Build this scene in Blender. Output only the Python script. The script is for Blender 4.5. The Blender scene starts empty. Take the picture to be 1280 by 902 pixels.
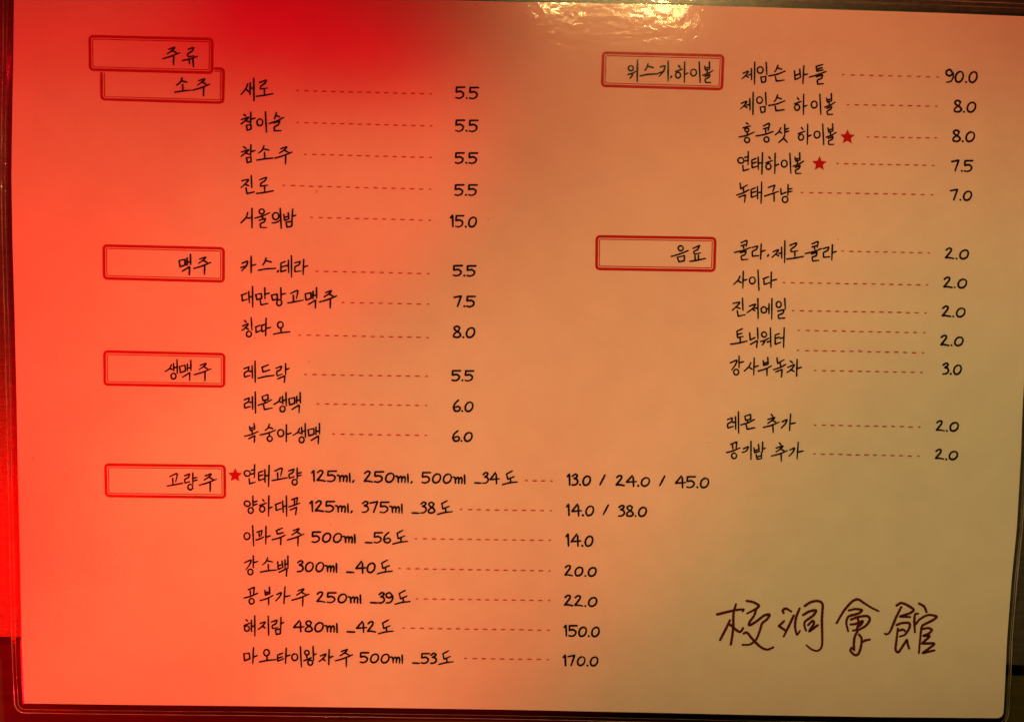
import bpy, math, random
from mathutils import Vector, Matrix
random.seed(7)
C = bpy.context.scene.collection
SC = bpy.context.scene

# ------------------------------------------------------------------ camera
FPX = 1120.0
ROT = ((0.9997071165751963, -0.0192362400262446, -0.014684962008455986),
       (0.020111827986473124, 0.9978728707814167, 0.062010064775781394),
       (0.0134608857044970, -0.06228724450565134, 0.9979674863080178))
POS = Vector((-0.00757293, 0.01767752, 0.26478515))
cam_data = bpy.data.cameras.new('camera')
cam = bpy.data.objects.new('camera', cam_data); C.objects.link(cam)
M3 = Matrix(ROT)
cam.matrix_world = Matrix.Translation(POS) @ M3.to_4x4()
cam_data.sensor_width = 36.0
cam_data.lens = FPX / 1280.0 * 36.0
cam_data.clip_start = 0.01; cam_data.clip_end = 50
SC.camera = cam

# ------------------------------------------------------------------ world, lamps, exposure
world = bpy.data.worlds.new('World'); SC.world = world; world.use_nodes = True
bg = world.node_tree.nodes['Background']
bg.inputs[0].default_value = (1.0, 0.55, 0.3, 1); bg.inputs[1].default_value = 0.003
SC.view_settings.view_transform = 'Standard'; SC.view_settings.look = 'None'
SC.view_settings.exposure = 0; SC.view_settings.gamma = 1
SC.render.resolution_x = 1024; SC.render.resolution_y = 721

def aim(o, loc, target):
    o.location = loc
    o.rotation_euler = (Vector(target) - Vector(loc)).to_track_quat('-Z', 'Y').to_euler()

def spot_lamp(name, loc, target, half_deg, blend, colour, power, radius=0.03):
    d = bpy.data.lights.new(name, 'SPOT'); o = bpy.data.objects.new(name, d); C.objects.link(o)
    d.spot_size = math.radians(2 * half_deg); d.spot_blend = blend
    d.color = colour; d.energy = power; d.shadow_soft_size = radius
    aim(o, loc, target); return o

def area_lamp(name, loc, target, sx, sy, colour, power, spread=180):
    d = bpy.data.lights.new(name, 'AREA'); o = bpy.data.objects.new(name, d); C.objects.link(o)
    d.shape = 'RECTANGLE'; d.spread = math.radians(spread); d.size = sx; d.size_y = sy; d.color = colour; d.energy = power
    aim(o, loc, target); return o

#LAMPS-BEGIN
RED_LIGHT = (1.0, 0.003, 0.01)
WARM_LIGHT = (1.0, 0.638, 0.207)
spot_lamp('red_fit_spot', (-1.4000, -1.2000, 1.0341), (0.5000, 0.4535, 0), 6.64, 1.000, RED_LIGHT, 378.693, 0.010)  # red spots added out of view, cones fitted to shape the red light's edges
spot_lamp('red_fit_spot', (-0.3966, 0.1633, 0.3000), (-0.0937, -0.0029, 0), 16.27, 0.200, RED_LIGHT, 0.931, 0.010)
spot_lamp('red_fit_spot', (0.4139, 0.2043, 0.3000), (-0.1239, 0.0402, 0), 6.00, 0.200, RED_LIGHT, 8.862, 0.010)
spot_lamp('red_fit_spot', (-0.4494, 0.1593, 0.3000), (-0.3362, -0.2945, 0), 50.00, 0.811, RED_LIGHT, 7.227, 0.010)
spot_lamp('red_fit_spot', (-0.6877, -0.3553, 0.3000), (-0.3351, -0.1213, 0), 18.84, 0.238, RED_LIGHT, 34.786, 0.010)
spot_lamp('amber_fit_spot', (0.4334, 0.3702, 0.3000), (-0.0495, 0.0091, 0), 6.00, 0.752, WARM_LIGHT, 3.566, 0.010)  # amber spots added out of view; cone edges stand in for cast shade
spot_lamp('amber_fit_spot', (0.5373, 0.1294, 0.3371), (-0.1209, 0.0166, 0), 6.00, 0.888, WARM_LIGHT, 8.653, 0.010)
spot_lamp('amber_fit_spot', (0.3321, 0.4488, 0.3142), (-0.1136, -0.1211, 0), 6.56, 1.000, WARM_LIGHT, 14.831, 0.010)
spot_lamp('amber_fit_spot', (-0.1643, 0.4055, 0.4711), (0.2912, -0.3662, 0), 23.87, 0.525, WARM_LIGHT, 10.565, 0.010)
spot_lamp('amber_fit_spot', (-1.1552, -1.0710, 0.9498), (0.3122, 0.2125, 0), 6.30, 0.377, WARM_LIGHT, 38.033, 0.010)
spot_lamp('amber_fit_spot', (0.4139, -0.2468, 0.3000), (-0.2741, 0.1927, 0), 6.00, 0.200, WARM_LIGHT, 2.286, 0.010)
area_lamp('pendant_lamp', (0.160, 0.397, 0.85), (0.070, 0.118, 0), 0.110, 0.018, WARM_LIGHT, 0.0065, 12)
area_lamp('pendant_lamp', (0.066, 0.397, 0.85), (0.058, 0.118, 0), 0.050, 0.014, WARM_LIGHT, 0.0026, 12)
area_lamp('red_tube_lamp', (-0.43, -0.206, 0.51), (-0.174, -0.064, 0), 0.14, 0.20, (1.0, 0.0, 0.0), 0.035, 8)
#LAMPS-END

# ------------------------------------------------------------------ coordinates on the sheet
def P(x, y, z=0.0):
    """point of the sheet's plane (metres) for a position measured on the photograph"""
    d = M3 @ Vector(((x - 640.0) / FPX, (451.0 - y) / FPX, -1.0))
    t = (z - POS.z) / d.z
    q = POS + d * t
    return (q.x, q.y)
MPP = 0.297 / 1255.0            # metres to one measured pixel

# ------------------------------------------------------------------ materials
def mat(name):
    m = bpy.data.materials.new(name); m.use_nodes = True
    nt = m.node_tree; b = nt.nodes['Principled BSDF']
    return m, nt, b
def node(nt, t, **kw):
    n = nt.nodes.new(t)
    for k, v in kw.items():
        n.inputs[k].default_value = v
    return n
def texco(nt, scale=(1, 1, 1)):
    tc = nt.nodes.new('ShaderNodeTexCoord'); mp = nt.nodes.new('ShaderNodeMapping')
    mp.inputs['Scale'].default_value = scale
    nt.links.new(tc.outputs['Object'], mp.inputs['Vector']); return mp.outputs[0]

def paper_material():
    m, nt, b = mat('menu_paper')
    co = texco(nt)
    n1 = node(nt, 'ShaderNodeTexNoise', Scale=90.0, Detail=5.0, Roughness=0.6)
    n2 = node(nt, 'ShaderNodeTexNoise', Scale=2200.0, Detail=3.0, Roughness=0.7)
    nt.links.new(co, n1.inputs['Vector']); nt.links.new(co, n2.inputs['Vector'])
    ad = nt.nodes.new('ShaderNodeMath'); ad.operation = 'ADD'
    nt.links.new(n1.outputs[0], ad.inputs[0]); nt.links.new(n2.outputs[0], ad.inputs[1])
    cr = nt.nodes.new('ShaderNodeValToRGB')
    cr.color_ramp.elements[0].position = 0.55; cr.color_ramp.elements[0].color = (0.755, 0.75, 0.74, 1)
    cr.color_ramp.elements[1].position = 1.0; cr.color_ramp.elements[1].color = (0.83, 0.825, 0.815, 1)
    hv = nt.nodes.new('ShaderNodeMath'); hv.operation = 'MULTIPLY'; hv.inputs[1].default_value = 0.78
    nt.links.new(ad.outputs[0], hv.inputs[0])
    nt.links.new(hv.outputs[0], cr.inputs[0]); nt.links.new(cr.outputs[0], b.inputs['Base Color'])
    b.inputs['Roughness'].default_value = 0.8; b.inputs['Specular IOR Level'].default_value = 0.1
    return m

def ink_material(name, col, var=0.25):
    m, nt, b = mat(name)
    co = texco(nt)
    n1 = node(nt, 'ShaderNodeTexNoise', Scale=1500.0, Detail=2.0)
    nt.links.new(co, n1.inputs['Vector'])
    mx = nt.nodes.new('ShaderNodeMix'); mx.data_type = 'RGBA'
    mx.inputs[6].default_value = (*[c * (1 - var) for c in col], 1)
    mx.inputs[7].default_value = (*[min(1, c * (1 + var)) for c in col], 1)
    nt.links.new(n1.outputs[0], mx.inputs[0]); nt.links.new(mx.outputs[2], b.inputs['Base Color'])
    b.inputs['Roughness'].default_value = 0.7; b.inputs['Specular IOR Level'].default_value = 0.1
    return m

def film_material(name, ripple=1.0, wrinkles=True, frost=0.0):
    m = bpy.data.materials.new(name); m.use_nodes = True
    nt = m.node_tree; nt.nodes.remove(nt.nodes['Principled BSDF'])
    out = nt.nodes['Material Output']
    co = texco(nt)
    nA = node(nt, 'ShaderNodeTexNoise', Scale=400.0, Detail=1.0, Roughness=0.5, Distortion=0.6)
    nB = node(nt, 'ShaderNodeTexNoise', Scale=150.0, Detail=3.0, Roughness=0.5, Distortion=0.3)
    co2 = texco(nt, (0.5, 1.5, 1))
    nt.links.new(co, nA.inputs['Vector']); nt.links.new(co2, nB.inputs['Vector'])
    mu = nt.nodes.new('ShaderNodeMath'); mu.operation = 'MULTIPLY_ADD'
    mu.inputs[1].default_value = 1.1
    nt.links.new(nB.outputs[0], mu.inputs[0]); nt.links.new(nA.outputs[0], mu.inputs[2])
    bump = nt.nodes.new('ShaderNodeBump')
    bump.inputs['Strength'].default_value = 1.0; bump.inputs['Distance'].default_value = 0.000026 * ripple
    nt.links.new(mu.outputs[0], bump.inputs['Height'])
    normal = bump.outputs[0]
    if wrinkles:      # scuffs pressed into the film where the photograph shows them
        w = node(nt, 'ShaderNodeTexNoise', Scale=260.0, Detail=4.0, Roughness=0.6, Distortion=2.0)
        nt.links.new(texco(nt, (0.35, 1.6, 1)), w.inputs['Vector'])
        tc = nt.nodes.new('ShaderNodeTexCoord')
        total = None
        for (px, py, r) in ((62, 432, 0.009), (1245, 565, 0.010), (1250, 165, 0.008), (470, 62, 0.006), (1110, 180, 0.006)):
            cx, cy = P(px, py)
            vm = nt.nodes.new('ShaderNodeVectorMath'); vm.operation = 'DISTANCE'
            vm.inputs[1].default_value = (cx, cy, 0.0)
            nt.links.new(tc.outputs['Object'], vm.inputs[0])
            mr = nt.nodes.new('ShaderNodeMapRange'); mr.interpolation_type = 'SMOOTHSTEP'
            mr.inputs[1].default_value = r; mr.inputs[2].default_value = 0.0
            mr.inputs[3].default_value = 0.0; mr.inputs[4].default_value = 1.0
            nt.links.new(vm.outputs['Value'], mr.inputs[0])
            if total is None: total = mr.outputs[0]
            else:
                a = nt.nodes.new('ShaderNodeMath'); a.operation = 'MAXIMUM'
                nt.links.new(total, a.inputs[0]); nt.links.new(mr.outputs[0], a.inputs[1]); total = a.outputs[0]
        mm = nt.nodes.new('ShaderNodeMath'); mm.operation = 'MULTIPLY'
        nt.links.new(total, mm.inputs[0]); nt.links.new(w.outputs[0], mm.inputs[1])
        b2 = nt.nodes.new('ShaderNodeBump'); b2.inputs['Strength'].default_value = 1.0
        b2.inputs['Distance'].default_value = 0.00022
        nt.links.new(mm.outputs[0], b2.inputs['Height']); nt.links.new(normal, b2.inputs['Normal'])
        normal = b2.outputs[0]
    g = node(nt, 'ShaderNodeBsdfGlossy', Roughness=0.07); g.inputs['Color'].default_value = (1, 1, 1, 1)
    h = node(nt, 'ShaderNodeBsdfGlossy', Roughness=0.2); h.inputs['Color'].default_value = (1, 1, 1, 1)
    nt.links.new(normal, g.inputs['Normal']); nt.links.new(normal, h.inputs['Normal'])
    gm = nt.nodes.new('ShaderNodeMixShader'); gm.inputs[0].default_value = 0.25
    nt.links.new(g.outputs[0], gm.inputs[1]); nt.links.new(h.outputs[0], gm.inputs[2])
    tr = nt.nodes.new('ShaderNodeBsdfTransparent'); tr.inputs[0].default_value = (0.985, 0.985, 0.98, 1)
    fr = nt.nodes.new('ShaderNodeFresnel')      # thin sheet: same reflectance from both sides
    ge = nt.nodes.new('ShaderNodeNewGeometry'); io = nt.nodes.new('ShaderNodeMapRange')
    io.inputs[3].default_value = 1.5; io.inputs[4].default_value = 1 / 1.5
    nt.links.new(ge.outputs['Backfacing'], io.inputs[0]); nt.links.new(io.outputs[0], fr.inputs['IOR'])
    mx = nt.nodes.new('ShaderNodeMixShader')
    nt.links.new(fr.outputs[0], mx.inputs[0]); nt.links.new(tr.outputs[0], mx.inputs[1]); nt.links.new(gm.outputs[0], mx.inputs[2])
    if frost:
        df = nt.nodes.new('ShaderNodeBsdfDiffuse'); df.inputs[0].default_value = (0.8, 0.8, 0.78, 1)
        m2 = nt.nodes.new('ShaderNodeMixShader'); m2.inputs[0].default_value = frost
        nt.links.new(mx.outputs[0], m2.inputs[1]); nt.links.new(df.outputs[0], m2.inputs[2]); mx = m2
    nt.links.new(mx.outputs[0], out.inputs[0])
    return m

def board_material():
    m, nt, b = mat('board_surface')
    co = texco(nt); co2 = texco(nt, (0.25, 2.2, 1))
    n1 = node(nt, 'ShaderNodeTexNoise', Scale=420.0, Detail=5.0, Roughness=0.65)
    n2 = node(nt, 'ShaderNodeTexNoise', Scale=900.0, Detail=3.0, Roughness=0.6)
    nt.links.new(co, n1.inputs['Vector']); nt.links.new(co2, n2.inputs['Vector'])
    mm = nt.nodes.new('ShaderNodeMath'); mm.operation = 'MULTIPLY'
    nt.links.new(n1.outputs[0], mm.inputs[0]); nt.links.new(n2.outputs[0], mm.inputs[1])
    cr = nt.nodes.new('ShaderNodeValToRGB')
    cr.color_ramp.elements[0].position = 0.14; cr.color_ramp.elements[0].color = (0.040, 0.037, 0.031, 1)
    cr.color_ramp.elements[1].position = 0.42; cr.color_ramp.elements[1].color = (0.085, 0.08, 0.065, 1)
    nt.links.new(mm.outputs[0], cr.inputs[0]); nt.links.new(cr.outputs[0], b.inputs['Base Color'])
    b.inputs['Roughness'].default_value = 0.27; b.inputs['Specular IOR Level'].default_value = 0.9
    bp = nt.nodes.new('ShaderNodeBump'); bp.inputs['Strength'].default_value = 0.6; bp.inputs['Distance'].default_value = 0.00008
    nt.links.new(mm.outputs[0], bp.inputs['Height']); nt.links.new(bp.outputs[0], b.inputs['Normal'])
    return m

def table_material():
    m, nt, b = mat('table_surface')
    co = texco(nt, (0.4, 3.0, 1))
    n1 = node(nt, 'ShaderNodeTexNoise', Scale=120.0, Detail=6.0, Roughness=0.6, Distortion=0.4)
    nt.links.new(co, n1.inputs['Vector'])
    cr = nt.nodes.new('ShaderNodeValToRGB')
    cr.color_ramp.elements[0].position = 0.3; cr.color_ramp.elements[0].color = (0.045, 0.038, 0.008, 1)
    cr.color_ramp.elements[1].position = 0.7; cr.color_ramp.elements[1].color = (0.075, 0.064, 0.014, 1)
    nt.links.new(n1.outputs[0], cr.inputs[0]); nt.links.new(cr.outputs[0], b.inputs['Base Color'])
    b.inputs['Roughness'].default_value = 0.6; b.inputs['Specular IOR Level'].default_value = 0.2
    return m

PAPER = paper_material()
BLACK = ink_material('black_pen_ink', (0.012, 0.009, 0.013))
RED = ink_material('red_print', (0.47, 0.012, 0.012), 0.12)
DASH = ink_material('red_dash_print', (0.47, 0.05, 0.035), 0.15)
BROWN = ink_material('brown_print', (0.10, 0.015, 0.009), 0.2)
FILM = film_material('laminate_film')
EDGE = film_material('laminate_edge', 0.4, False, 0.2)
BOARD = board_material()
TABLE = table_material()

# ------------------------------------------------------------------ objects
def link(name, verts, faces, m, parent=None, smooth=False):
    me = bpy.data.meshes.new(name); me.from_pydata(verts, [], faces); me.update()
    me.materials.append(m)
    if smooth:
        for p in me.polygons: p.use_smooth = True
    o = bpy.data.objects.new(name, me); C.objects.link(o)
    if parent: o.parent = parent
    return o

# table and board
def slab(name, pts, ztop, thick, bevel, m):
    n = len(pts); cx = sum(p[0] for p in pts) / n; cy = sum(p[1] for p in pts) / n
    rings = []
    for k in range(5):
        a = math.pi / 2 * k / 4
        ins = bevel * (1 - math.sin(a)); z = ztop - bevel * (1 - math.cos(a))
        ring = []
        for i in range(n):
            p = Vector(pts[i]); q0 = Vector(pts[i - 1]); q1 = Vector(pts[(i + 1) % n])
            d0 = (p - q0).normalized(); d1 = (q1 - p).normalized()
            n0 = Vector((d0.y, -d0.x)); n1 = Vector((d1.y, -d1.x))
            mt = (n0 + n1).normalized(); s = 1 / max(.3, mt.dot(n0))
            ring.append(p - mt * ins * s)
        rings.append([(v.x, v.y, z) for v in ring])
    rings.append([(p[0], p[1], ztop - thick) for p in pts])
    verts = [v for r in rings for v in r]; faces = [tuple(range(n))]
    for r in range(len(rings) - 1):
        for i in range(n):
            j = (i + 1) % n
            faces.append((r * n + i, (r + 1) * n + i, (r + 1) * n + j, r * n + j))
    faces.append(tuple(reversed(range((len(rings) - 1) * n, len(rings) * n))))
    return verts, faces
ZB = -0.0008
v, f = slab('table_top', [(-0.6, -0.5), (0.6, -0.5), (0.6, 0.5), (-0.6, 0.5)], -0.0062, 0.03, 0.004, TABLE)
table = link('table_top', v, f, TABLE); table['kind'] = 'structure'
b0 = P(-200, 792.5, ZB); b1 = P(1500, 838, ZB)
v, f = slab('backing_board', [b0, b1, (b1[0] - 0.004, 0.19), (b0[0] + 0.003, 0.19)], ZB, 0.0045, 0.0007, BOARD)
board = link('backing_board', v, f, BOARD)
board['label'] = 'dark flat board underneath the menu, glowing red along its left edge'
board['category'] = 'board'

menu = bpy.data.objects.new('drinks_menu', None); C.objects.link(menu)
menu.location = (0, 0, 0); menu.empty_display_size = 0.02
menu['label'] = 'laminated white drinks menu with handwritten Korean words and prices, lit red and amber'
menu['category'] = 'menu'

# paper outline (bottom-left, counter-clockwise), measured along each side
bot = [(30.5, 878.5), (160, 880.3), (320, 882), (480, 884), (640, 886.5), (800, 889.8), (960, 893.3), (1100, 895.6), (1246, 896.9), (1249.5, 896.4)]
rgt = [(1252.2, 894.6), (1254.0, 891.5), (1254.6, 887), (1256.5, 850), (1259, 796), (1264.5, 725), (1271, 660), (1276, 573), (1278.5, 502), (1285, 400), (1292, 250), (1297, 100), (1300, 24)]
top = [(1299.5, 21.3), (1280, 20.7), (1180, 16.5), (1080, 13.3), (960, 9.5), (880, 7.3), (760, 4.8), (640, 2.8), (560, 0.3), (400, -3), (200, -6.5), (17.5, -10)]
lft = [(16.8, 60), (15.2, 150), (14.3, 220), (15.5, 300), (18.4, 400), (20.8, 500), (22.6, 600), (25, 700), (27, 800), (29, 850)]
outline = [Vector(P(*p)) for p in bot + rgt + top + lft]
n = len(outline)
corner_ids = {0, len(bot) - 1, len(bot), len(bot) + len(rgt) - 1, len(bot) + len(rgt), len(bot) + len(rgt) + len(top) - 1}
tv = [(p.x, p.y, 0.0) for p in outline] + [(p.x, p.y, -0.00018) for p in outline]
tf = [tuple(range(n)), tuple(reversed(range(n, 2 * n)))] + [(i, n + i, n + (i + 1) % n, (i + 1) % n) for i in range(n)]
link('paper_sheet', tv, tf, PAPER, menu)

# laminate film: over the paper, dropping to a clear sealed margin with a rounded lip
def ring_dirs():
    out = []
    for i in range(n):
        p = outline[i]; d0 = (p - outline[i - 1]).normalized(); d1 = (outline[(i + 1) % n] - p).normalized()
        a0 = math.atan2(-d0.x, d0.y); a1 = math.atan2(-d1.x, d1.y)
        da = (a1 - a0 + math.pi) % (2 * math.pi) - math.pi
        k = 8 if abs(da) > 0.9 else (5 if abs(da) > 0.3 else 1)
        for s in range(k):
            t = 0.5 if k == 1 else s / (k - 1)
            a = a0 + da * t
            out.append((p, Vector((math.cos(a), math.sin(a)))))
    return out
RD = ring_dirs(); N = len(RD)
# resample long straight sides so small waves of the margin can be modelled
RS = []
for i in range(N):
    p, d = RD[i]; q, e = RD[(i + 1) % N]
    L = (q - p).length; k = max(1, int(L / 0.004))
    for s in range(k):
        t = s / k; dd = (d * (1 - t) + e * t).normalized()
        RS.append((p * (1 - t) + q * t, dd))
N = len(RS)
def wav(p, s): return math.sin(p.x * 71 + s) * math.sin(p.y * 83 + s * 2) + 0.5 * math.sin(p.x * 190 + p.y * 233 + s)
def side_margin(d):
    # bottom and left margins as measured; top a little wider
    return 0.0030 + 0.0006 * max(0, d.y) - 0.0013 * max(0, d.x)
def film_ring(off, z, wob=0.0):
    r = []
    for p, d in RS:
        o = p + d * (off * side_margin(d))
        r.append((o.x, o.y, z + wob * wav(p, 1.0)))
    return r
rings = [film_ring(0.0, 0.00012), film_ring(0.14, 0.00001), film_ring(0.55, -0.00005, 0.00008),
         film_ring(0.93, -0.00002, 0.00010), film_ring(1.0, -0.0001, 0.00010), film_ring(1.0, -0.0002, 0.00010),
         film_ring(0.93, -0.00024, 0.0001)]
verts = [v for r in rings for v in r]
faces = [tuple(range(N))]
for r in range(len(rings) - 1):
    for i in range(N):
        j = (i + 1) % N
        faces.append((r * N + i, (r + 1) * N + i, (r + 1) * N + j, r * N + j))
film = link('laminate_film', verts, faces, FILM, menu)
def bead(name, off, z, rad, wob, width=None):
    path = film_ring(off, z, wob); vs = []; fs = []; K = 6; nn = len(path)
    for i, (x, y, zz) in enumerate(path):
        d = RS[i][1]
        rr = rad * (1 + 0.45 * wav(RS[i][0] * 3, 2.0))
        for gx, gy, gs, ga in ((1270, 700, 0.016, 1.2), (1262, 800, 0.010, 0.6), (25, 886, 0.006, 1.0)):   # bead thickened here to put the bright edge glints into its shape
            rr += rad * ga * math.exp(-((RS[i][0] - Vector(P(gx, gy))).length / gs) ** 2)
        for k in range(K):
            a = 2 * math.pi * k / K
            vs.append((x + d.x * math.cos(a) * rr, y + d.y * math.cos(a) * rr, zz + math.sin(a) * rr * 0.8))
    for i in range(nn):
        j = (i + 1) % nn
        for k in range(K):
            l = (k + 1) % K
            fs.append((i * K + k, j * K + k, j * K + l, i * K + l))
    return link(name, vs, fs, EDGE, menu, True)
bead('film_edge', 1.0, -0.00010, 0.00009, 0.0001)
bead('film_seal', 0.62, 0.00002, 0.00004, 0.0001)

# ------------------------------------------------------------------ pen strokes laid out as flat ribbons
layer = [0]
def catmull(pts, step):
    if len(pts) < 3:
        a, b = Vector(pts[0]), Vector(pts[-1])
        k = max(2, int((b - a).length / step) + 1)
        return [a.lerp(b, i / (k - 1)) for i in range(k)]
    q = [Vector(p) for p in pts]
    q = [q[0] * 2 - q[1]] + q + [q[-1] * 2 - q[-2]]
    out = []
    for i in range(1, len(q) - 2):
        p0, p1, p2, p3 = q[i - 1:i + 3]
        k = max(2, int((p2 - p1).length / step) + 1)
        for s in range(k):
            t = s / k
            m1 = (p2 - p0) * 0.42; m2 = (p3 - p1) * 0.42
            h = lambda t: (2 * t**3 - 3 * t**2 + 1, t**3 - 2 * t**2 + t, -2 * t**3 + 3 * t**2, t**3 - t**2)
            a, b, c, d = h(t)
            out.append(p1 * a + m1 * b + p2 * c + m2 * d)
    out.append(q[-2]); return out

def parse(txt):
    """strokes '/'-separated; points 'x,y'; '!' after a point keeps it a sharp corner; o(cx,cy,rx,ry,tilt) a closed loop"""
    res = []
    for s in txt.split('/'):
        s = s.strip()
        if not s: continue
        if s[0] == 'o':
            a = [float(v) for v in s[1:].strip(' ()').split(',')]
            cx, cy, rx, ry = a[:4]; tl = math.radians(a[4] if len(a) > 4 else 12)
            st = random.uniform(-2.2, -1.2); pts = []
            for k in range(19):
                t = st - 2 * math.pi * k / 18 * 1.02
                u, v_ = rx * math.cos(t) * (1 + .03 * math.sin(2 * t)), ry * math.sin(t)
                pts.append((cx + u * math.cos(tl) - v_ * math.sin(tl), cy + u * math.sin(tl) + v_ * math.cos(tl)))
            res.append([pts]); continue
        segs = [[]]
        for w in s.split():
            hard = w.endswith('!'); x, y = w.strip('!').split(',')
            segs[-1].append((float(x), float(y)))
            if hard: segs.append([(float(x), float(y))])
        res.append([g for g in segs if len(g) > 1] or [[segs[0][0], (segs[0][0][0] + 1, segs[0][0][1] + 1)]])
    return res

class Ink:
    """collects pen strokes (positions in measured pixels) and links them as one flat print"""
    def __init__(self): self.v = []; self.f = []
    def stroke(self, segs, width, jit=0.0):
        path = []
        for g in segs:
            c = catmull(g, 0.7)
            path += c if not path else c[1:]
        path = [p for i, p in enumerate(path) if i == 0 or (p - path[i - 1]).length > 1e-4]
        if len(path) < 2: return
        L = [0.0]
        for i in range(1, len(path)): L.append(L[-1] + (path[i] - path[i - 1]).length)
        T = max(L[-1], 1e-6)
        layer[0] = (layer[0] + 1) % 40
        z = 0.00002 + layer[0] * 0.0000012
        ws = random.uniform(0.84, 1.0); we = random.uniform(0.66, 0.95)
        base = len(self.v); left = []; right = []
        npt = len(path)
        for i, p in enumerate(path):
            d = (path[min(npt - 1, i + 1)] - path[max(0, i - 1)]).normalized()
            nn = Vector((-d.y, d.x)); t = L[i] / T
            w = width / 2 * ((ws if t < .5 else we) * abs(2 * t - 1) + 1.04 * (1 - abs(2 * t - 1)))
            w *= 1 + 0.05 * math.sin(L[i] * 1.3 + base)
            left.append(p + nn * w); right.append(p - nn * w)
        d0 = (path[0] - path[1]).normalized(); d1 = (path[-1] - path[-2]).normalized()
        def cap(p, d, w):
            out = []
            for a in (-60, -20, 20, 60):
                r = math.radians(a); c, s = math.cos(r), math.sin(r)
                out.append(p + Vector((d.x * c - d.y * s, d.x * s + d.y * c)) * w)
            return out
        w0 = (left[0] - right[0]).length / 2; w1 = (left[-1] - right[-1]).length / 2
        def put(q):
            x, y = P(q.x, q.y); self.v.append((x, y, z)); return len(self.v) - 1
        li = [put(q) for q in left]; ri = [put(q) for q in right]
        for i in range(npt - 1): self.f.append((li[i], ri[i], ri[i + 1], li[i + 1]))
        c0 = [put(q) for q in cap(path[0], d0, w0)]; c1 = [put(q) for q in cap(path[-1], d1, w1)]
        # caps: order from right edge round to left edge, checked by distance
        def close(c, a, b, va, vb):
            if (Vector(self.v[c[0]]) - Vector(self.v[a])).length > (Vector(self.v[c[0]]) - Vector(self.v[b])).length: a, b = b, a
            self.f.append((a, *c, b))
        close(c0, li[0], ri[0], 0, 0); close(c1, li[-1], ri[-1], 0, 0)
    def poly(self, pts):
        layer[0] = (layer[0] + 1) % 40; z = 0.00002 + layer[0] * 0.0000012
        b = len(self.v)
        for p in pts:
            x, y = P(*p); self.v.append((x, y, z))
        self.f.append(tuple(range(b, b + len(pts))))
    def build(self, name, m, parent):
        # all faces wound upwards
        fs = []
        for f in self.f:
            a = 0
            for i in range(len(f)):
                p, q = self.v[f[i]], self.v[f[(i + 1) % len(f)]]; a += p[0] * q[1] - q[0] * p[1]
            fs.append(f if a > 0 else tuple(reversed(f)))
        return link(name, self.v, fs, m, parent)

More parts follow.
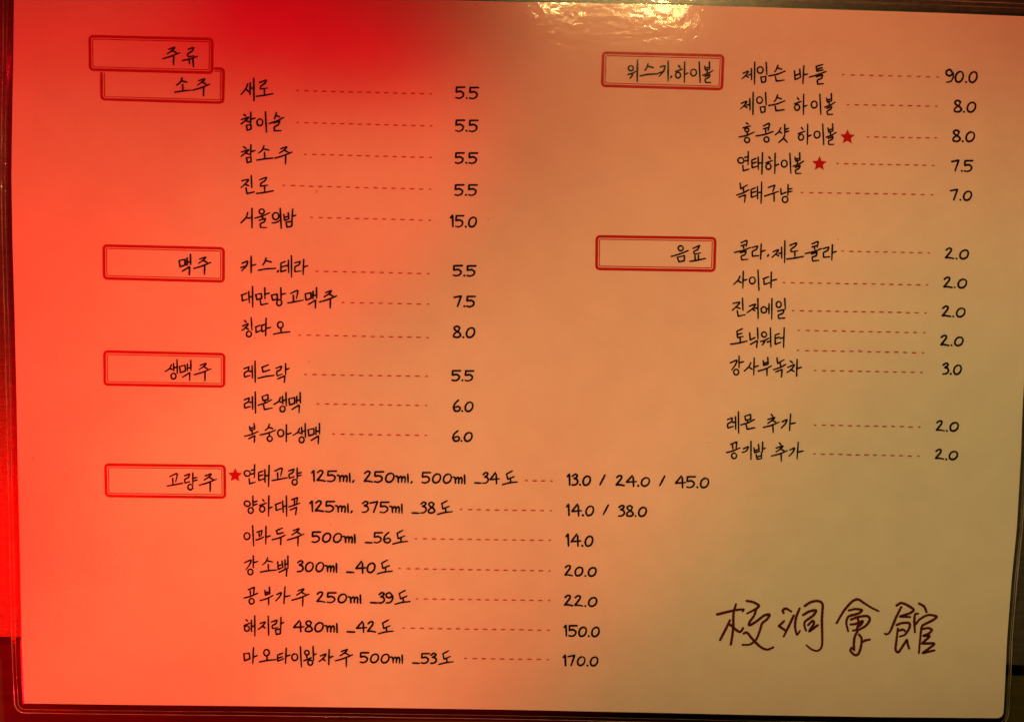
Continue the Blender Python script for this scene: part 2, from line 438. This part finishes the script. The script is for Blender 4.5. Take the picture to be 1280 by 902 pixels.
# ------------------------------------------------------------------ handwriting: one entry for each syllable, units 1/6.4 px
S = 6.4
G = {}
def define(ch, txt, scale=S):
    st = parse(txt)
    xs = [p[0] for s in st for g in s for p in g]; ys = [p[1] for s in st for g in s for p in g]
    x0, y0 = min(xs), min(ys)
    G[ch] = [[[((p[0] - x0) / scale, (p[1] - y0) / scale) for p in g] for g in s] for s in st]
DEFS = {
'새': '188,95 172,135 135,180 / 172,138 203,162 / 208,88 206,180 / 208,132 232,128 / 236,52 238,228',
'로': '283,348 335,330 325,355 293,378 290,400! 345,392 / 322,400 322,440 / 258,458 320,450 390,437',
'참': '158,338 176,352 / 140,380 196,362 175,385 137,415 / 168,385 203,400 / 215,322 213,408 / 213,378 248,368 / 180,425 186,466! 216,456! 216,420! 181,426',
'이': 'o287,402,23,27 / 332,318 340,480',
'슬': '418,325 402,375 / 412,345 445,362 / 360,412 420,392 475,364 / 398,408 445,394! 432,422 402,440 400,470! 455,470',
'소': '318,78 305,110 275,135 / 308,100 358,112 / 322,130 325,182 / 260,192 320,182 390,175',
'주': '450,103 497,88 478,112 440,137 / 475,112 512,132 / 403,178 470,158 538,130 / 490,152 488,225',
'진': '142,358 195,348 175,378 137,412 / 165,385 200,398 / 218,315 222,412 / 176,415 184,460! 240,447',
'서': '188,610 175,650 135,692 / 175,650 198,655 222,645 / 222,578 222,730',
'울': 'o300,602,20,20 / 247,655 310,636 362,612 / 305,640 309,662 / 280,672 330,658! 320,684 290,700 292,730! 338,730',
'의': 'o412,640,25,28 / 382,695 415,690 448,672 / 448,578 456,738',
'밤': '482,625 488,674! 522,660 / 517,612 522,660 / 485,650 517,640 / 553,582 547,672 / 550,642 580,630 / 500,688 508,728! 545,720! 548,680! 500,688',
'카': '80,120 122,105 110,145 75,182 / 68,155 115,142 / 152,65 152,195 / 152,140 190,130',
'스': '270,78 262,105 245,133 / 265,98 312,110 / 208,176 265,165 345,160',
'테': '388,120 425,105 / 390,150 425,140 / 390,120 390,188! 432,175 / 425,140 450,136 / 450,95 452,195 / 475,58 475,230',
'라': '500,118 545,105! 535,132 503,150 503,188! 552,182 / 573,88 568,210 / 570,152 605,140',
'대': '72,375 118,358 / 78,378 80,420! 124,406 / 132,345 137,435 / 135,390 162,384 / 162,305 164,468',
'만': '190,370 200,410! 238,400! 235,360! 190,370 / 262,315 264,402 / 262,368 298,358 / 225,410 232,452! 288,440',
'망': '315,375 325,415! 362,405! 360,365! 315,375 / 390,315 392,402 / 390,370 425,360 / o377,434,20,24',
'고': '465,362 522,340 512,402 / 487,375 490,425 / 443,438 500,428 567,415',
'맥': '585,365 592,415! 632,400! 630,355! 585,365 / 648,345 648,402 / 648,380 675,374 / 675,315 677,398 / 610,450 668,414! 666,478',
'칭': '100,578 115,592 / 85,622 128,605 110,635 80,657 / 105,632 132,650 / 153,555 160,655 / o135,686,20,22',
'따': '185,632 225,614 / 190,632 192,674! 232,656 / 232,620 262,608 / 236,622 238,668! 266,655 / 272,560 268,698 / 270,642 310,632',
'오': 'o383,612,22,25 / 387,638 388,676 / 328,686 390,674 458,668',
'레': '95,130 135,115! 128,145 98,165 100,197! 142,184 / 138,152 160,148 / 160,105 162,205 / 183,68 185,237',
'드': '235,120 290,98 / 240,122 245,156! 298,140 / 207,206 265,192 333,183',
'락': '352,125 396,108! 386,138 358,152 360,187! 400,172 / 428,88 428,175 / 428,137 455,126 / 365,210 422,186! 418,238',
'몬': '240,360 246,392! 287,382! 285,343! 240,358 / 262,388 262,412 / 208,428 265,410 315,385 / 250,425 258,463! 320,450',
'생': '385,360 370,392 333,415 / 372,388 393,398 / 402,350 405,408 / 402,385 430,380 / 430,320 432,428 / o402,451,20,23',
'복': '135,592 142,624! 178,613 / 172,568 178,613 / 140,608 174,598 / 155,622 158,648 / 97,670 150,657 205,632 / 130,690 178,665! 174,718',
'숭': '297,575 285,605 263,624 / 288,597 325,610 / 222,660 285,645 345,622 / 295,645 298,668 / o300,690,20,20',
'아': 'o388,645,24,28 / 433,578 433,713 / 433,656 470,645',
'류': '862,202 905,187! 896,213 858,240 862,262! 908,255 / 817,292 880,278 937,258 / 870,285 873,318 / 900,277 903,342',
'량': '705,215 746,200! 736,228 708,245 710,273! 746,262 / 772,192 772,280 / 772,236 805,228 / 772,257 805,249 / o752,305,20,22',
'위': 'o307,222,20,20 / 283,272 320,262 348,245 / 322,262 316,283 300,302 / 360,158 357,328',
'키': '540,215 577,208 565,248 530,290 / 527,263 570,250 / 602,168 602,328',
'하': '688,203 701,220 / 663,252 717,232 / o685,280,20,23 / 738,175 735,337 / 737,275 765,262',
'볼': '898,205 905,237! 938,228 / 935,170 938,228 / 900,222 935,212 / 918,235 918,257 / 883,278 930,260 965,238 / 900,287 940,273! 930,294 903,310 905,336! 945,335',
'제': '118,138 160,122 143,152 110,182 / 138,155 163,172 / 163,152 186,146 / 185,100 187,190 / 212,50 210,225',
'임': 'o255,112,23,26 / 303,52 308,150 / 260,168 268,212! 298,205! 300,163! 260,170',
'슨': '397,75 385,110 370,128 / 390,94 428,107 / 325,160 390,147 455,122 / 378,165 384,202! 450,193',
'바': '530,120 535,190! 578,172 / 572,105 578,172 / 533,157 574,142 / 605,78 597,220 / 600,152 635,145',
'틀': '700,86 755,68 / 705,107 750,94 / 702,88 706,122! 758,112 / 648,170 715,150 780,125 / 703,167 754,152! 743,180 712,194 714,226! 758,222',
'홍': '143,535 160,547 / 118,575 178,560 / o148,592,16,14 / 85,648 145,636 208,608 / 152,612 152,637 / o150,672,20,20',
'콩': '280,560 327,540 318,595 / 280,584 320,572 / 298,592 300,622 / 222,640 290,628 357,605 / o305,668,20,20',
'샷': '420,575 405,607 375,632 / 407,605 428,618 / 452,548 452,630 / 452,590 485,578 / 452,610 485,600 / 450,635 438,662 403,692 / 442,657 472,690',
'연': 'o103,322,24,22 / 135,298 162,292 / 135,328 162,320 / 162,252 160,357 / 118,362 122,405! 168,392',
'태': '192,320 228,305 / 192,347 230,335 / 192,320 194,382! 236,368 / 243,295 244,395 / 244,345 274,340 / 277,260 272,430',
'녹': '95,505 100,550! 152,520 / 120,545 124,572 / 68,600 120,582 165,558 / 85,617 137,598! 130,658',
'구': '318,540 372,520! 355,572 / 290,608 345,590 403,570 / 365,590 365,648',
'냥': '428,545 432,592! 472,575 / 487,515 485,602 / 485,553 520,545 / 485,574 520,566 / o463,633,22,24',
'콜': '165,85 212,68 207,112 / 165,110 207,98 / 185,112 188,132 / 112,162 185,145 242,122 / 160,165 207,152! 196,180 168,192 170,222! 220,216',
'사': '155,350 140,382 103,418 / 138,387 165,402 / 182,312 178,448 / 180,387 215,375',
'다': '342,372 385,355 / 348,375 350,416! 394,402 / 408,318 405,440 / 407,387 450,375',
'저': '235,590 280,575 260,608 215,642 / 253,612 278,628 / 275,608 303,602 / 300,530 302,688',
'에': 'o347,620,22,24 / 365,614 388,610 / 388,572 388,650 / 412,530 410,695',
'일': 'o467,577,20,24 / 515,528 520,614 / 460,630 510,618! 499,647 465,662 467,688! 515,685',
'토': '130,280 176,258 / 135,305 172,295 / 132,280 138,330! 182,320 / 157,325 160,367 / 82,382 150,372 212,357',
'닉': '235,290 240,347! 278,328 / 298,252 302,337 / 243,382 297,352! 290,408',
'워': 'o350,305,20,20 / 322,360 350,354 387,335 / 358,352 348,372 335,388 / 375,364 402,358 / 400,252 404,405',
'터': '440,310 476,298 / 440,337 476,326 / 440,312 440,384! 484,368 / 480,337 510,330 / 513,252 508,408',
'강': '80,532 132,512 118,552 90,590 / 150,478 150,572 / 150,532 188,522 / o127,606,20,22',
'부': '342,515 346,552! 382,540 / 378,488 382,540 / 345,536 380,525 / 303,597 360,580 408,555 / 372,578 372,633',
'차': '560,515 580,530 / 540,567 592,545 570,582 535,607 / 563,582 592,600 / 615,503 611,637 / 613,577 650,565',
'추': '405,110 418,128 / 378,152 432,135 412,158 378,182 / 410,157 440,172 / 342,215 410,197 468,172 / 418,198 420,257',
'가': '495,170 532,155 518,188 488,220 / 562,108 553,240 / 558,188 602,178',
'공': '82,352 132,332! 126,382 / 98,358 101,392 / 48,418 100,405 158,380 / o110,444,20,22',
'기': '185,385 223,370 208,402 175,415 / 245,325 245,470',
'밥': '272,378 278,416! 314,405 / 308,350 314,405 / 275,400 310,390 / 342,330 339,410 / 340,385 364,380 / 290,430 298,468! 332,462! / 332,415 332,462 / 292,450 330,441',
'양': 'o185,377,24,21 / 230,315 231,402 / 230,367 265,355 / 230,390 265,380 / o213,431,20,23',
'곡': '540,345 587,328! 580,374 / 562,348 563,382 / 517,402 565,387 605,372 / 528,427 580,405! 572,463',
'과': '262,90 303,76! 294,122 / 280,97 282,128 / 255,152 290,142 315,128 / 335,42 333,183 / 334,130 370,118',
'두': '415,80 467,58 / 420,82 425,107! 472,95 / 385,152 440,137 488,115 / 455,134 452,192',
'백': '428,325 433,387! 470,370 / 463,320 470,370 / 430,360 465,347 / 487,310 487,377 / 487,347 510,342 / 510,280 511,378 / 440,410 502,380! 498,440',
'해': '175,278 190,291 / 158,327 207,305 / o182,349,20,21 / 218,282 219,372 / 220,332 245,327 / 245,247 246,407',
'지': '285,310 325,298 306,328 270,358 / 300,330 326,346 / 350,252 353,403',
'람': '380,297 424,282! 413,312 385,327 388,350! 427,342 / 455,260 453,347 / 453,313 478,300 / 410,360 418,398! 450,390! 450,352! 410,360',
'마': '158,550 163,607! 206,590! 200,545! 158,552 / 235,502 229,630 / 232,577 265,565',
'타': '428,562 468,547 / 425,588 466,576 / 428,562 429,610! 477,592 / 497,508 491,630 / 494,572 528,562',
'왕': 'o663,542,18,18 / 662,560 663,582 / 638,607 700,582 / 712,492 716,602 / 713,562 740,550 / o690,621,20,20',
'자': '768,568 812,553 790,587 758,612 / 785,590 808,607 / 838,517 835,638 / 836,582 870,570',
'도': '1040,142 1088,117 / 1043,145 1050,184! 1102,162 / 1072,176 1074,212 / 1008,227 1060,213 1126,205',
}
for k, t in DEFS.items(): define(k, t)

# digits: cap height 105 units, baseline at y = 105; (advance, strokes)
D = {
'0': (86, 'o41,61,29,44,22'),
'1': (40, '3,26 19,3! 22,105'),
'2': (78, '8,22 28,3 46,8 42,35 4,97! 30,94 66,102'),
'3': (62, '6,22 30,3 48,14 38,33 18,43! 44,52 50,80 32,101 4,105'),
'4': (90, '52,3 6,68! 86,60 / 60,18 62,108'),
'5': (80, '72,6 10,8! 8,50! 40,44 62,62 56,90 30,105 5,100'),
'6': (68, '46,2 16,34 6,74 20,100 46,100 60,76 44,58 14,70'),
'7': (76, '4,18 60,4! 30,104'),
'8': (72, '54,18 34,4 12,18 20,40 52,64 60,88 38,104 10,98 12,74 44,44 54,18'),
'9': (68, '60,36 34,4 6,20 8,44 34,54 60,34! 60,66 42,98 6,106'),
'.': (24, '8,101 10,103'),
',': (34, '14,94 6,109'),
'm': (82, '0,46 16,52 20,104 / 18,72 36,48 46,60 45,102 / 46,72 62,48 72,62 70,106'),
'l': (28, '10,26 12,108'),
'_': (70, '2,104 60,106'),
'/': (52, '46,0 4,98'),
}
DG = {k: (w, parse(t)) for k, (w, t) in D.items()}
def number(ink, txt, x0, x1, ytop, ybot, pen=2.6, slope=0.018):
    total = sum(DG[c][0] for c in txt[:-1])
    lastx = max(p[0] for s in DG[txt[-1]][1] for g in s for p in g)
    firstx = min(p[0] for s in DG[txt[0]][1] for g in s for p in g)
    sc = (x1 - x0 - pen) / (total + lastx - firstx); h = (ybot - ytop - pen) / 105.0
    if len(txt) == 1: sc = min(sc, h * 1.2)
    cx = -firstx
    for c in txt:
        adv, st = DG[c]
        dy = random.uniform(-.15, .15)
        for s in st:
            segs = [[(x0 + pen / 2 + (cx + p[0]) * sc,
                      ytop + pen / 2 + dy + p[1] * h + slope * (cx + p[0]) * sc) for p in g] for g in s]
            ink.stroke(segs, pen * (1.15 if c == '.' else 1))
        cx += adv
PEN = 2.2
def syl(ink, ch, left, top, pen=PEN, sc=1.0):
    for s in G[ch]:
        segs = [[(left + pen * .45 + p[0] * sc, top + pen * .45 + p[1] * sc) for p in g] for g in s]
        ink.stroke(segs, pen)
def word(parent, ox, oy, items, m=BLACK, scale=S, name='item_name', extra=None, pen=PEN):
    ink = Ink()
    for ch, x, y in items:
        px, py = ox + x / scale, oy + y / scale
        if ch in '.,':
            ink.stroke([[(px, py), (px - 1.2, py + 1.8)]], pen * 1.1)
        else: syl(ink, ch, px, py, pen)
    if extra: extra(ink)
    return ink.build(name, m, parent)
def price(txts, parent=None):
    ink = Ink()
    for t in txts: number(ink, *t)
    return ink.build('price', BLACK, menu)
def leader(x0, y0, x1, y1):
    ink = Ink(); L = x1 - x0; k = max(2, round(L / 11.25)); st = L / k
    for i in range(k + 1):
        cx = x0 + st * i; cy = y0 + (y1 - y0) * i / k + random.uniform(-.15, .15)
        hl = 1.1 if i in (0, k) else 2.3 * random.uniform(.92, 1.08)
        ink.stroke([[(cx - hl, cy - .02), (cx + hl, cy + .05)]], 1.6)
    return ink.build('leader_line', DASH, menu)
def star(cx, cy, r):
    ink = Ink(); pts = []
    for k in range(10):
        a = -math.pi / 2 + k * math.pi / 5 + 0.02; rr = r if k % 2 == 0 else r * 0.47
        pts.append((cx + rr * math.cos(a), cy + rr * math.sin(a)))
    ink.poly(pts); return ink.build('star', RED, menu)

# ------------------------------------------------------------------ red double frames
def frame(c, open_path=None):
    """c: outer corners TL, TR, BR, BL measured; thick outer line and thin inner line"""
    ink = Ink()
    c = [Vector(p) for p in c] if c else None
    def inset(d):
        out = []
        for i in range(4):
            p = c[i]; a = (c[i - 1] - p).normalized(); b = (c[(i + 1) % 4] - p).normalized()
            out.append(p + (a + b) * d)
        return out
    def loop(q, r, w):
        pts = []
        for i in range(4):
            p = q[i]; a = (q[i - 1] - p).normalized(); b = (q[(i + 1) % 4] - p).normalized()
            for k in range(7):
                t = k / 6; s = p + a * r; e = p + b * r
                pts.append(s * (1 - t) ** 2 + p * 2 * t * (1 - t) + e * t ** 2)
        n_ = len(pts); z = 0.000016
        base = len(ink.v); cen = sum(pts, Vector((0, 0))) / n_
        for i, p in enumerate(pts):
            d = (pts[(i + 1) % n_] - pts[i - 1]).normalized(); nn = Vector((-d.y, d.x))
            for s in (1, -1):
                x, y = P(*(p + nn * (w / 2) * s)); ink.v.append((x, y, z))
        for i in range(n_):
            j = (i + 1) % n_
            ink.f.append((base + 2 * i, base + 2 * i + 1, base + 2 * j + 1, base + 2 * j))
    if open_path is None:
        loop(inset(1.6), 4.6, 3.5); loop(inset(5.1), 1.0, 1.2)
    else:
        for path, w in open_path: ink.stroke([[p for p in path]], w) if False else [ink.stroke([[path[i], path[i + 1]]], w) for i in range(len(path) - 1)]
    return ink.build('heading_frame', RED, menu)

f1 = frame([(110.5, 44), (266.9, 47.6), (266.6, 92.8), (111.2, 88.8)])
word(f1, 100, 30, [('주', 438, 122), ('류', 543, 122)], scale=4.267, name='heading_text')
# second frame tucked under the first: only what shows below and right of it is printed
f2 = frame(None, [([(268.6, 85.9), (276.5, 86.2), (279.3, 88.2), (279.6, 92), (279.0, 123), (278.2, 127.2), (274.4, 128.5), (131, 124.4), (127.6, 122.8), (127.0, 118.5), (126.9, 91.5)], 3.5),
                  ([(268.6, 89.3), (276.2, 89.6), (275.6, 125.0), (130.8, 121.0), (130.6, 91.5)], 1.2)])
word(f2, 100, 30, [('소', 502, 285), ('주', 598, 290)], scale=4.267, name='heading_text')
f3 = frame([(128.1, 305.3), (281, 308.9), (281, 353.3), (128.6, 349.4)])
word(f3, 120, 290, [('맥', 660, 172), ('주', 777, 195)], name='heading_text')
f4 = frame([(129, 437.5), (281.7, 441), (281.7, 484.4), (129.4, 481.9)])
word(f4, 120, 430, [('생', 545, 118), ('맥', 662, 122), ('주', 780, 148)], name='heading_text')
f5 = frame([(130.2, 578.8), (282.3, 580.5), (282.8, 623), (131.3, 621)])
word(f5, 120, 560, [('고', 563, 197), ('량', 702, 190), ('주', 822, 198)], name='heading_text')
f6 = frame([(752.5, 64.6), (905.6, 68.4), (903.8, 113.3), (751, 109)])
word(f6, 740, 50, [('위', 280, 158), ('스', 380, 185), ('키', 527, 165), ('.', 636, 292), ('하', 660, 172), ('이', 783, 172), ('볼', 880, 170)], name='heading_text')
f7 = frame([(744.4, 293.8), (895.6, 296.2), (894.4, 340), (744, 337.6)])
define('음', 'o772,190,20,20 / 697,255 765,235 832,208 / 745,262 758,298! 800,290! 803,248! 745,262')
define('료', '868,192 922,168! 905,200 875,218 880,238! 928,228 / 884,250 886,288 / 912,244 912,284 / 845,295 900,287 967,272')
word(f7, 730, 280, [('음', 692, 168), ('료', 842, 165)], name='heading_text')

# ------------------------------------------------------------------ rows, left column
word(menu, 280, 90, [('새', 131, 47), ('로', 253, 62)])
word(menu, 280, 90, [('참', 131, 318), ('이', 258, 314), ('슬', 356, 320)])
word(menu, 280, 170, [('참', 131, 65), ('소', 256, 74), ('주', 401, 82)])
word(menu, 280, 170, [('진', 131, 310), ('로', 255, 326)])
word(menu, 280, 170, [('서', 131, 574), ('울', 243, 578), ('의', 378, 573), ('밤', 473, 578)])
word(menu, 290, 310, [('카', 64, 60), ('스', 205, 74), ('.', 372, 180), ('테', 383, 54), ('라', 495, 83)])
word(menu, 290, 310, [('대', 68, 301), ('만', 184, 311), ('망', 310, 311), ('고', 440, 335), ('맥', 580, 310), ('주', 695, 335)])
word(menu, 290, 310, [('칭', 74, 550), ('따', 180, 555), ('오', 326, 583)])
word(menu, 290, 440, [('레', 90, 64), ('드', 203, 94), ('락', 347, 85)])
word(menu, 290, 440, [('레', 92, 312), ('몬', 204, 332), ('생', 329, 316), ('맥', 449, 316)])
word(menu, 290, 440, [('복', 95, 563), ('숭', 218, 570), ('아', 360, 573), ('생', 482, 563), ('맥', 603, 563)])
for r in ((372.2, 113.6, 538.5, 117.6), (372.2, 153.3, 539, 157.7), (381.8, 193, 538.3, 197), (355, 231.9, 538, 236.7),
          (389.6, 271.8, 537.3, 275.4), (396.3, 339, 535.3, 342), (429, 378, 535.3, 380.2), (374.8, 418.6, 534.5, 421.8),
          (382, 467.8, 533.3, 470.2), (397.6, 504.6, 532.8, 506.6), (417, 542.3, 532.6, 543.9),
          (1054, 93.7, 1172, 96.5), (1060, 131, 1170.5, 133), (1085.3, 171.3, 1169.8, 172.7), (1047, 204.6, 1166.5, 207),
          (1002.5, 240.7, 1164.8, 243.4), (1053.2, 314, 1160.8, 316), (980, 353.2, 1159, 356.1), (991.3, 388.2, 1157, 391),
          (998.5, 412.8, 1155.2, 415.8), (997.5, 437.8, 1153.7, 440.7), (1019, 462.8, 1152, 465.3),
          (1019, 531, 1149, 533.4), (1018, 567, 1148, 569.8),
          (658, 600.3, 689.3, 600.8), (576.3, 636.3, 688.7, 637.9), (520, 672.8, 687.3, 674.9), (499.6, 710, 687, 712.9),
          (521.2, 748, 686.4, 750), (504.8, 784.3, 685.6, 787), (582, 822.1, 684.8, 823.8)):
    leader(*r)
for t in (('5.5', 568.6, 599.2, 107, 124.4), ('5.5', 568.4, 598.8, 148, 165.4), ('5.5', 568, 598.2, 189, 205.3), ('5.5', 567.5, 597.7, 228.8, 245.3),
          ('15.0', 562, 596.6, 267.2, 284.7), ('5.5', 565.5, 596, 329.9, 346), ('7.5', 566.5, 595.2, 367.8, 384.2), ('8.0', 566.2, 594.4, 405.5, 422.8),
          ('5.5', 563.8, 593.2, 461, 476.8), ('6.0', 565.7, 592.2, 498.2, 515.1), ('6.0', 564.9, 591.2, 536.5, 552.4),
          ('90.0', 1181.5, 1222.4, 85.4, 104.3), ('8.0', 1192, 1220.6, 123.8, 141.5), ('8.0', 1190.3, 1219.1, 161, 178.3), ('7.5', 1188.3, 1217.2, 198.4, 215.3),
          ('7.0', 1186.7, 1215.4, 235, 251.5), ('2.0', 1180.5, 1211.5, 308.6, 324.7), ('2.0', 1178.4, 1209.2, 344.8, 360.8), ('2.0', 1176.5, 1207.2, 381, 397),
          ('2.0', 1174.6, 1204.8, 417.4, 433), ('3.0', 1177.2, 1202.6, 452.1, 468.7), ('2.0', 1169, 1198.8, 524, 539.6), ('2.0', 1168, 1197.8, 559.9, 575)):
    price([t])
price([('13.0', 708, 739, 590.5, 607), ('/', 748.6, 758.6, 592, 607.5), ('24.0', 768.8, 812.9, 592.4, 608), ('/', 823.3, 833.4, 593.4, 609), ('45.0', 843, 886.8, 593, 610)])
price([('14.0', 707, 743, 628, 645), ('/', 752.8, 762.6, 629.5, 645), ('38.0', 772, 809, 629.6, 646)])
price([('14.0', 706.4, 742, 665.2, 683)]); price([('20.0', 704.8, 746.2, 704.6, 720.4)]); price([('22.0', 704.4, 747, 742, 758)])
price([('150.0', 703.8, 750, 778.9, 795.6)]); price([('170.0', 702.8, 748.3, 816.3, 832.3)])
# ------------------------------------------------------------------ rows, bottom block
def vol(*ts):
    def f(ink):
        for t in ts: number(ink, *t, 2.5, 0.014)
    return f
word(menu, 280, 570, [('연', 156, 60), ('태', 270, 65), ('고', 378, 89), ('량', 512, 87), ('도', 2221, 110)],
     extra=vol(('125ml,', 388.3, 443.6, 586, 602.3), ('250ml,', 454, 516.3, 587, 603.3), ('500ml', 526.4, 582.2, 588, 604.3), ('_34', 592.3, 625.2, 588.4, 604.6)))
word(menu, 280, 570, [('양', 156, 310), ('하', 278, 310), ('대', 403, 310), ('곡', 512, 323), ('도', 1702, 347)],
     extra=vol(('125ml,', 386.2, 441.3, 624, 640.3), ('375ml', 451.6, 503.8, 624.6, 641), ('_38', 514, 544.5, 625.3, 641.8)))
word(menu, 280, 650, [('이', 155, 35), ('과', 250, 40), ('두', 380, 54), ('주', 500, 60), ('도', 1345, 72)],
     extra=vol(('500ml', 388.9, 445, 662.2, 678.3), ('_56', 455.3, 489.3, 663.2, 679)))
word(menu, 280, 650, [('강', 158, 277), ('소', 285, 292), ('백', 423, 278), ('도', 1222, 310)],
     extra=vol(('300ml', 370.6, 422, 698.5, 715), ('_40', 432.3, 469.8, 699, 716)))
word(menu, 280, 650, [('공', 153, 527), ('부', 282, 525), ('가', 408, 524), ('주', 538, 541), ('도', 1363, 553)],
     extra=vol(('250ml', 394.8, 452, 737.9, 753.5), ('_39', 462, 492, 738.2, 754)))
word(menu, 280, 730, [('해', 153, 243), ('지', 268, 247), ('람', 375, 255), ('도', 1229, 277)],
     extra=vol(('480ml', 365.6, 422.6, 773.4, 789.8), ('_42', 432.8, 470.5, 774.5, 790.5)))
word(menu, 280, 730, [('마', 153, 498), ('오', 279, 513), ('타', 420, 503), ('이', 537, 490), ('왕', 632, 488), ('자', 755, 513), ('주', 886, 513), ('도', 1711, 523)],
     extra=vol(('500ml', 449, 504.2, 813, 828.7), ('_53', 514.7, 546.5, 814, 829.4)))
# ------------------------------------------------------------------ rows, right column
word(menu, 910, 70, [('제', 105, 46), ('임', 228, 48), ('슨', 320, 70), ('바', 525, 73), ('틀', 645, 63)])
word(menu, 910, 70, [('제', 92, 287), ('임', 223, 288), ('슨', 318, 307), ('하', 524, 302), ('이', 660, 300), ('볼', 767, 297)])
word(menu, 910, 70, [('홍', 81, 530), ('콩', 218, 535), ('샷', 370, 543), ('하', 556, 540), ('이', 683, 540), ('볼', 778, 537)])
word(menu, 910, 150, [('연', 73, 248), ('태', 184, 256), ('하', 295, 262), ('이', 420, 260), ('볼', 514, 257)])
word(menu, 910, 150, [('녹', 63, 500), ('태', 178, 491), ('구', 287, 515), ('냥', 415, 512)])
word(menu, 900, 290, [('콜', 108, 63), ('라', 250, 88), (',', 388, 182), ('제', 410, 64), ('로', 528, 82), ('콜', 676, 72), ('라', 819, 97)])
word(menu, 900, 290, [('사', 101, 308), ('이', 229, 297), ('다', 338, 315)])
word(menu, 900, 290, [('진', 92, 522), ('저', 211, 526), ('에', 322, 526), ('일', 443, 524)])
word(menu, 900, 370, [('토', 78, 254), ('닉', 230, 249), ('워', 318, 248), ('터', 434, 247)])
word(menu, 900, 370, [('강', 76, 473), ('사', 188, 487), ('부', 300, 484), ('녹', 422, 487), ('차', 530, 500)])
word(menu, 900, 500, [('레', 52, 87), ('몬', 160, 106), ('추', 340, 106), ('가', 484, 103)])
word(menu, 900, 500, [('공', 44, 326), ('기', 171, 321), ('밥', 265, 327), ('추', 406, 334), ('가', 545, 329)])
star(1059.2, 171.6, 9.9); star(1024.2, 204.8, 9.8); star(294, 593.6, 9.4)

# ------------------------------------------------------------------ brush-pen characters, lower right
SIG = [
(880, '130,298 240,272 320,255 395,248 385,270 / 318,198 295,290 290,450 268,600 / 258,358 230,420 160,555 / 258,400 300,435 350,472 375,460 390,435 / '
      '425,163 490,175 548,210 520,242 430,290 / 520,250 500,310 455,375 455,408 520,370 600,310 655,300 630,345 580,390 555,470 520,550 460,598 385,602 / '
      '395,490 430,480 480,540 560,620 630,650 690,628 / '
      '795,285 785,258 820,240 872,270 / 800,365 748,415! 815,460 / 897,310 840,430 795,520 / 955,240 920,330 910,420 928,500 960,462 / '
      '1005,215 1070,175 1140,165 1185,200 1178,350 1180,600 1140,660 1080,650 1022,605 / 990,305 1050,270 1118,258 1090,310 1010,370 1005,420 1020,460 / '
      '1040,405 1085,362 1098,390 1050,470! 1090,440 1138,405'),
(1030, '125,385 200,260 280,170 340,148 400,185 480,235 545,265 / 245,260 310,245 378,255 340,290 245,320 222,380 240,465 / '
       '270,350 340,325 430,315 458,350 420,410 350,450 290,460 / 265,400 320,392 385,365 370,400 330,430 / 338,335 345,390 322,460 / '
       '338,460 308,520 298,590 300,650 / 350,500 375,540 370,620 345,690 310,705 265,665 275,632 303,655 / 375,580 410,560 460,550 / '
       '725,210 770,185 830,205 895,250 860,285 755,320! 860,325 / 772,225 720,330 660,470 625,498 608,490 / 725,405 780,385 850,385 855,430 810,500 755,520 / '
       '738,440 725,550 715,650 745,675 790,610 830,550! 835,590 850,640 / 745,462 790,450 812,468 / 950,190 1000,220 1025,275 / 940,290 910,300 903,380 908,478 / '
       '915,400 960,345 1040,305 1125,318 1090,355 1000,400 975,430 960,560 948,685 / 985,445 1040,435 1078,452 1045,490 990,512! 1055,515 1010,560 980,590! 1100,590 1060,630 985,685! 1050,670 1105,658'),
]
for i, (ox, txt) in enumerate(SIG):
    strokes = parse(txt)
    for lo, hi in (((0, 7), (7, 99)) if i == 0 else ((0, 8), (8, 99))):
        ink = Ink()
        for s in strokes[lo:hi]:
            ink.stroke([[(ox + p[0] / 8.0, 730 + p[1] / 8.0) for p in g] for g in s], 3.35)
        o = ink.build('brush_character', BROWN, menu)
# a few specks and fibres caught under the film
ink = Ink()
for (x, y, dx, dy, w) in ((42, 572, -1.8, 2, .7), (396, 238, -.8, 3.2, .6), (1073, 437, .8, .8, 1.0), (594, 6, .8, .6, 1.0), (385, 453, 3, -2, .5), (318, 422.5, 1.5, .6, .7),
                          (949, 69, .6, .2, .6), (413, 654, .5, 1.8, .5), (1046, 299, 2.2, .4, .5), (886, 553, .6, .5, .8), (1239, 252, .4, .3, .6), (610, 273, .5, 2, .5)):
    ink.stroke([[(x, y), (x + dx, y + dy)]], w)
o = ink.build('film_speck', ink_material('speck', (0.22, 0.10, 0.05)), menu); o['kind'] = 'stuff'
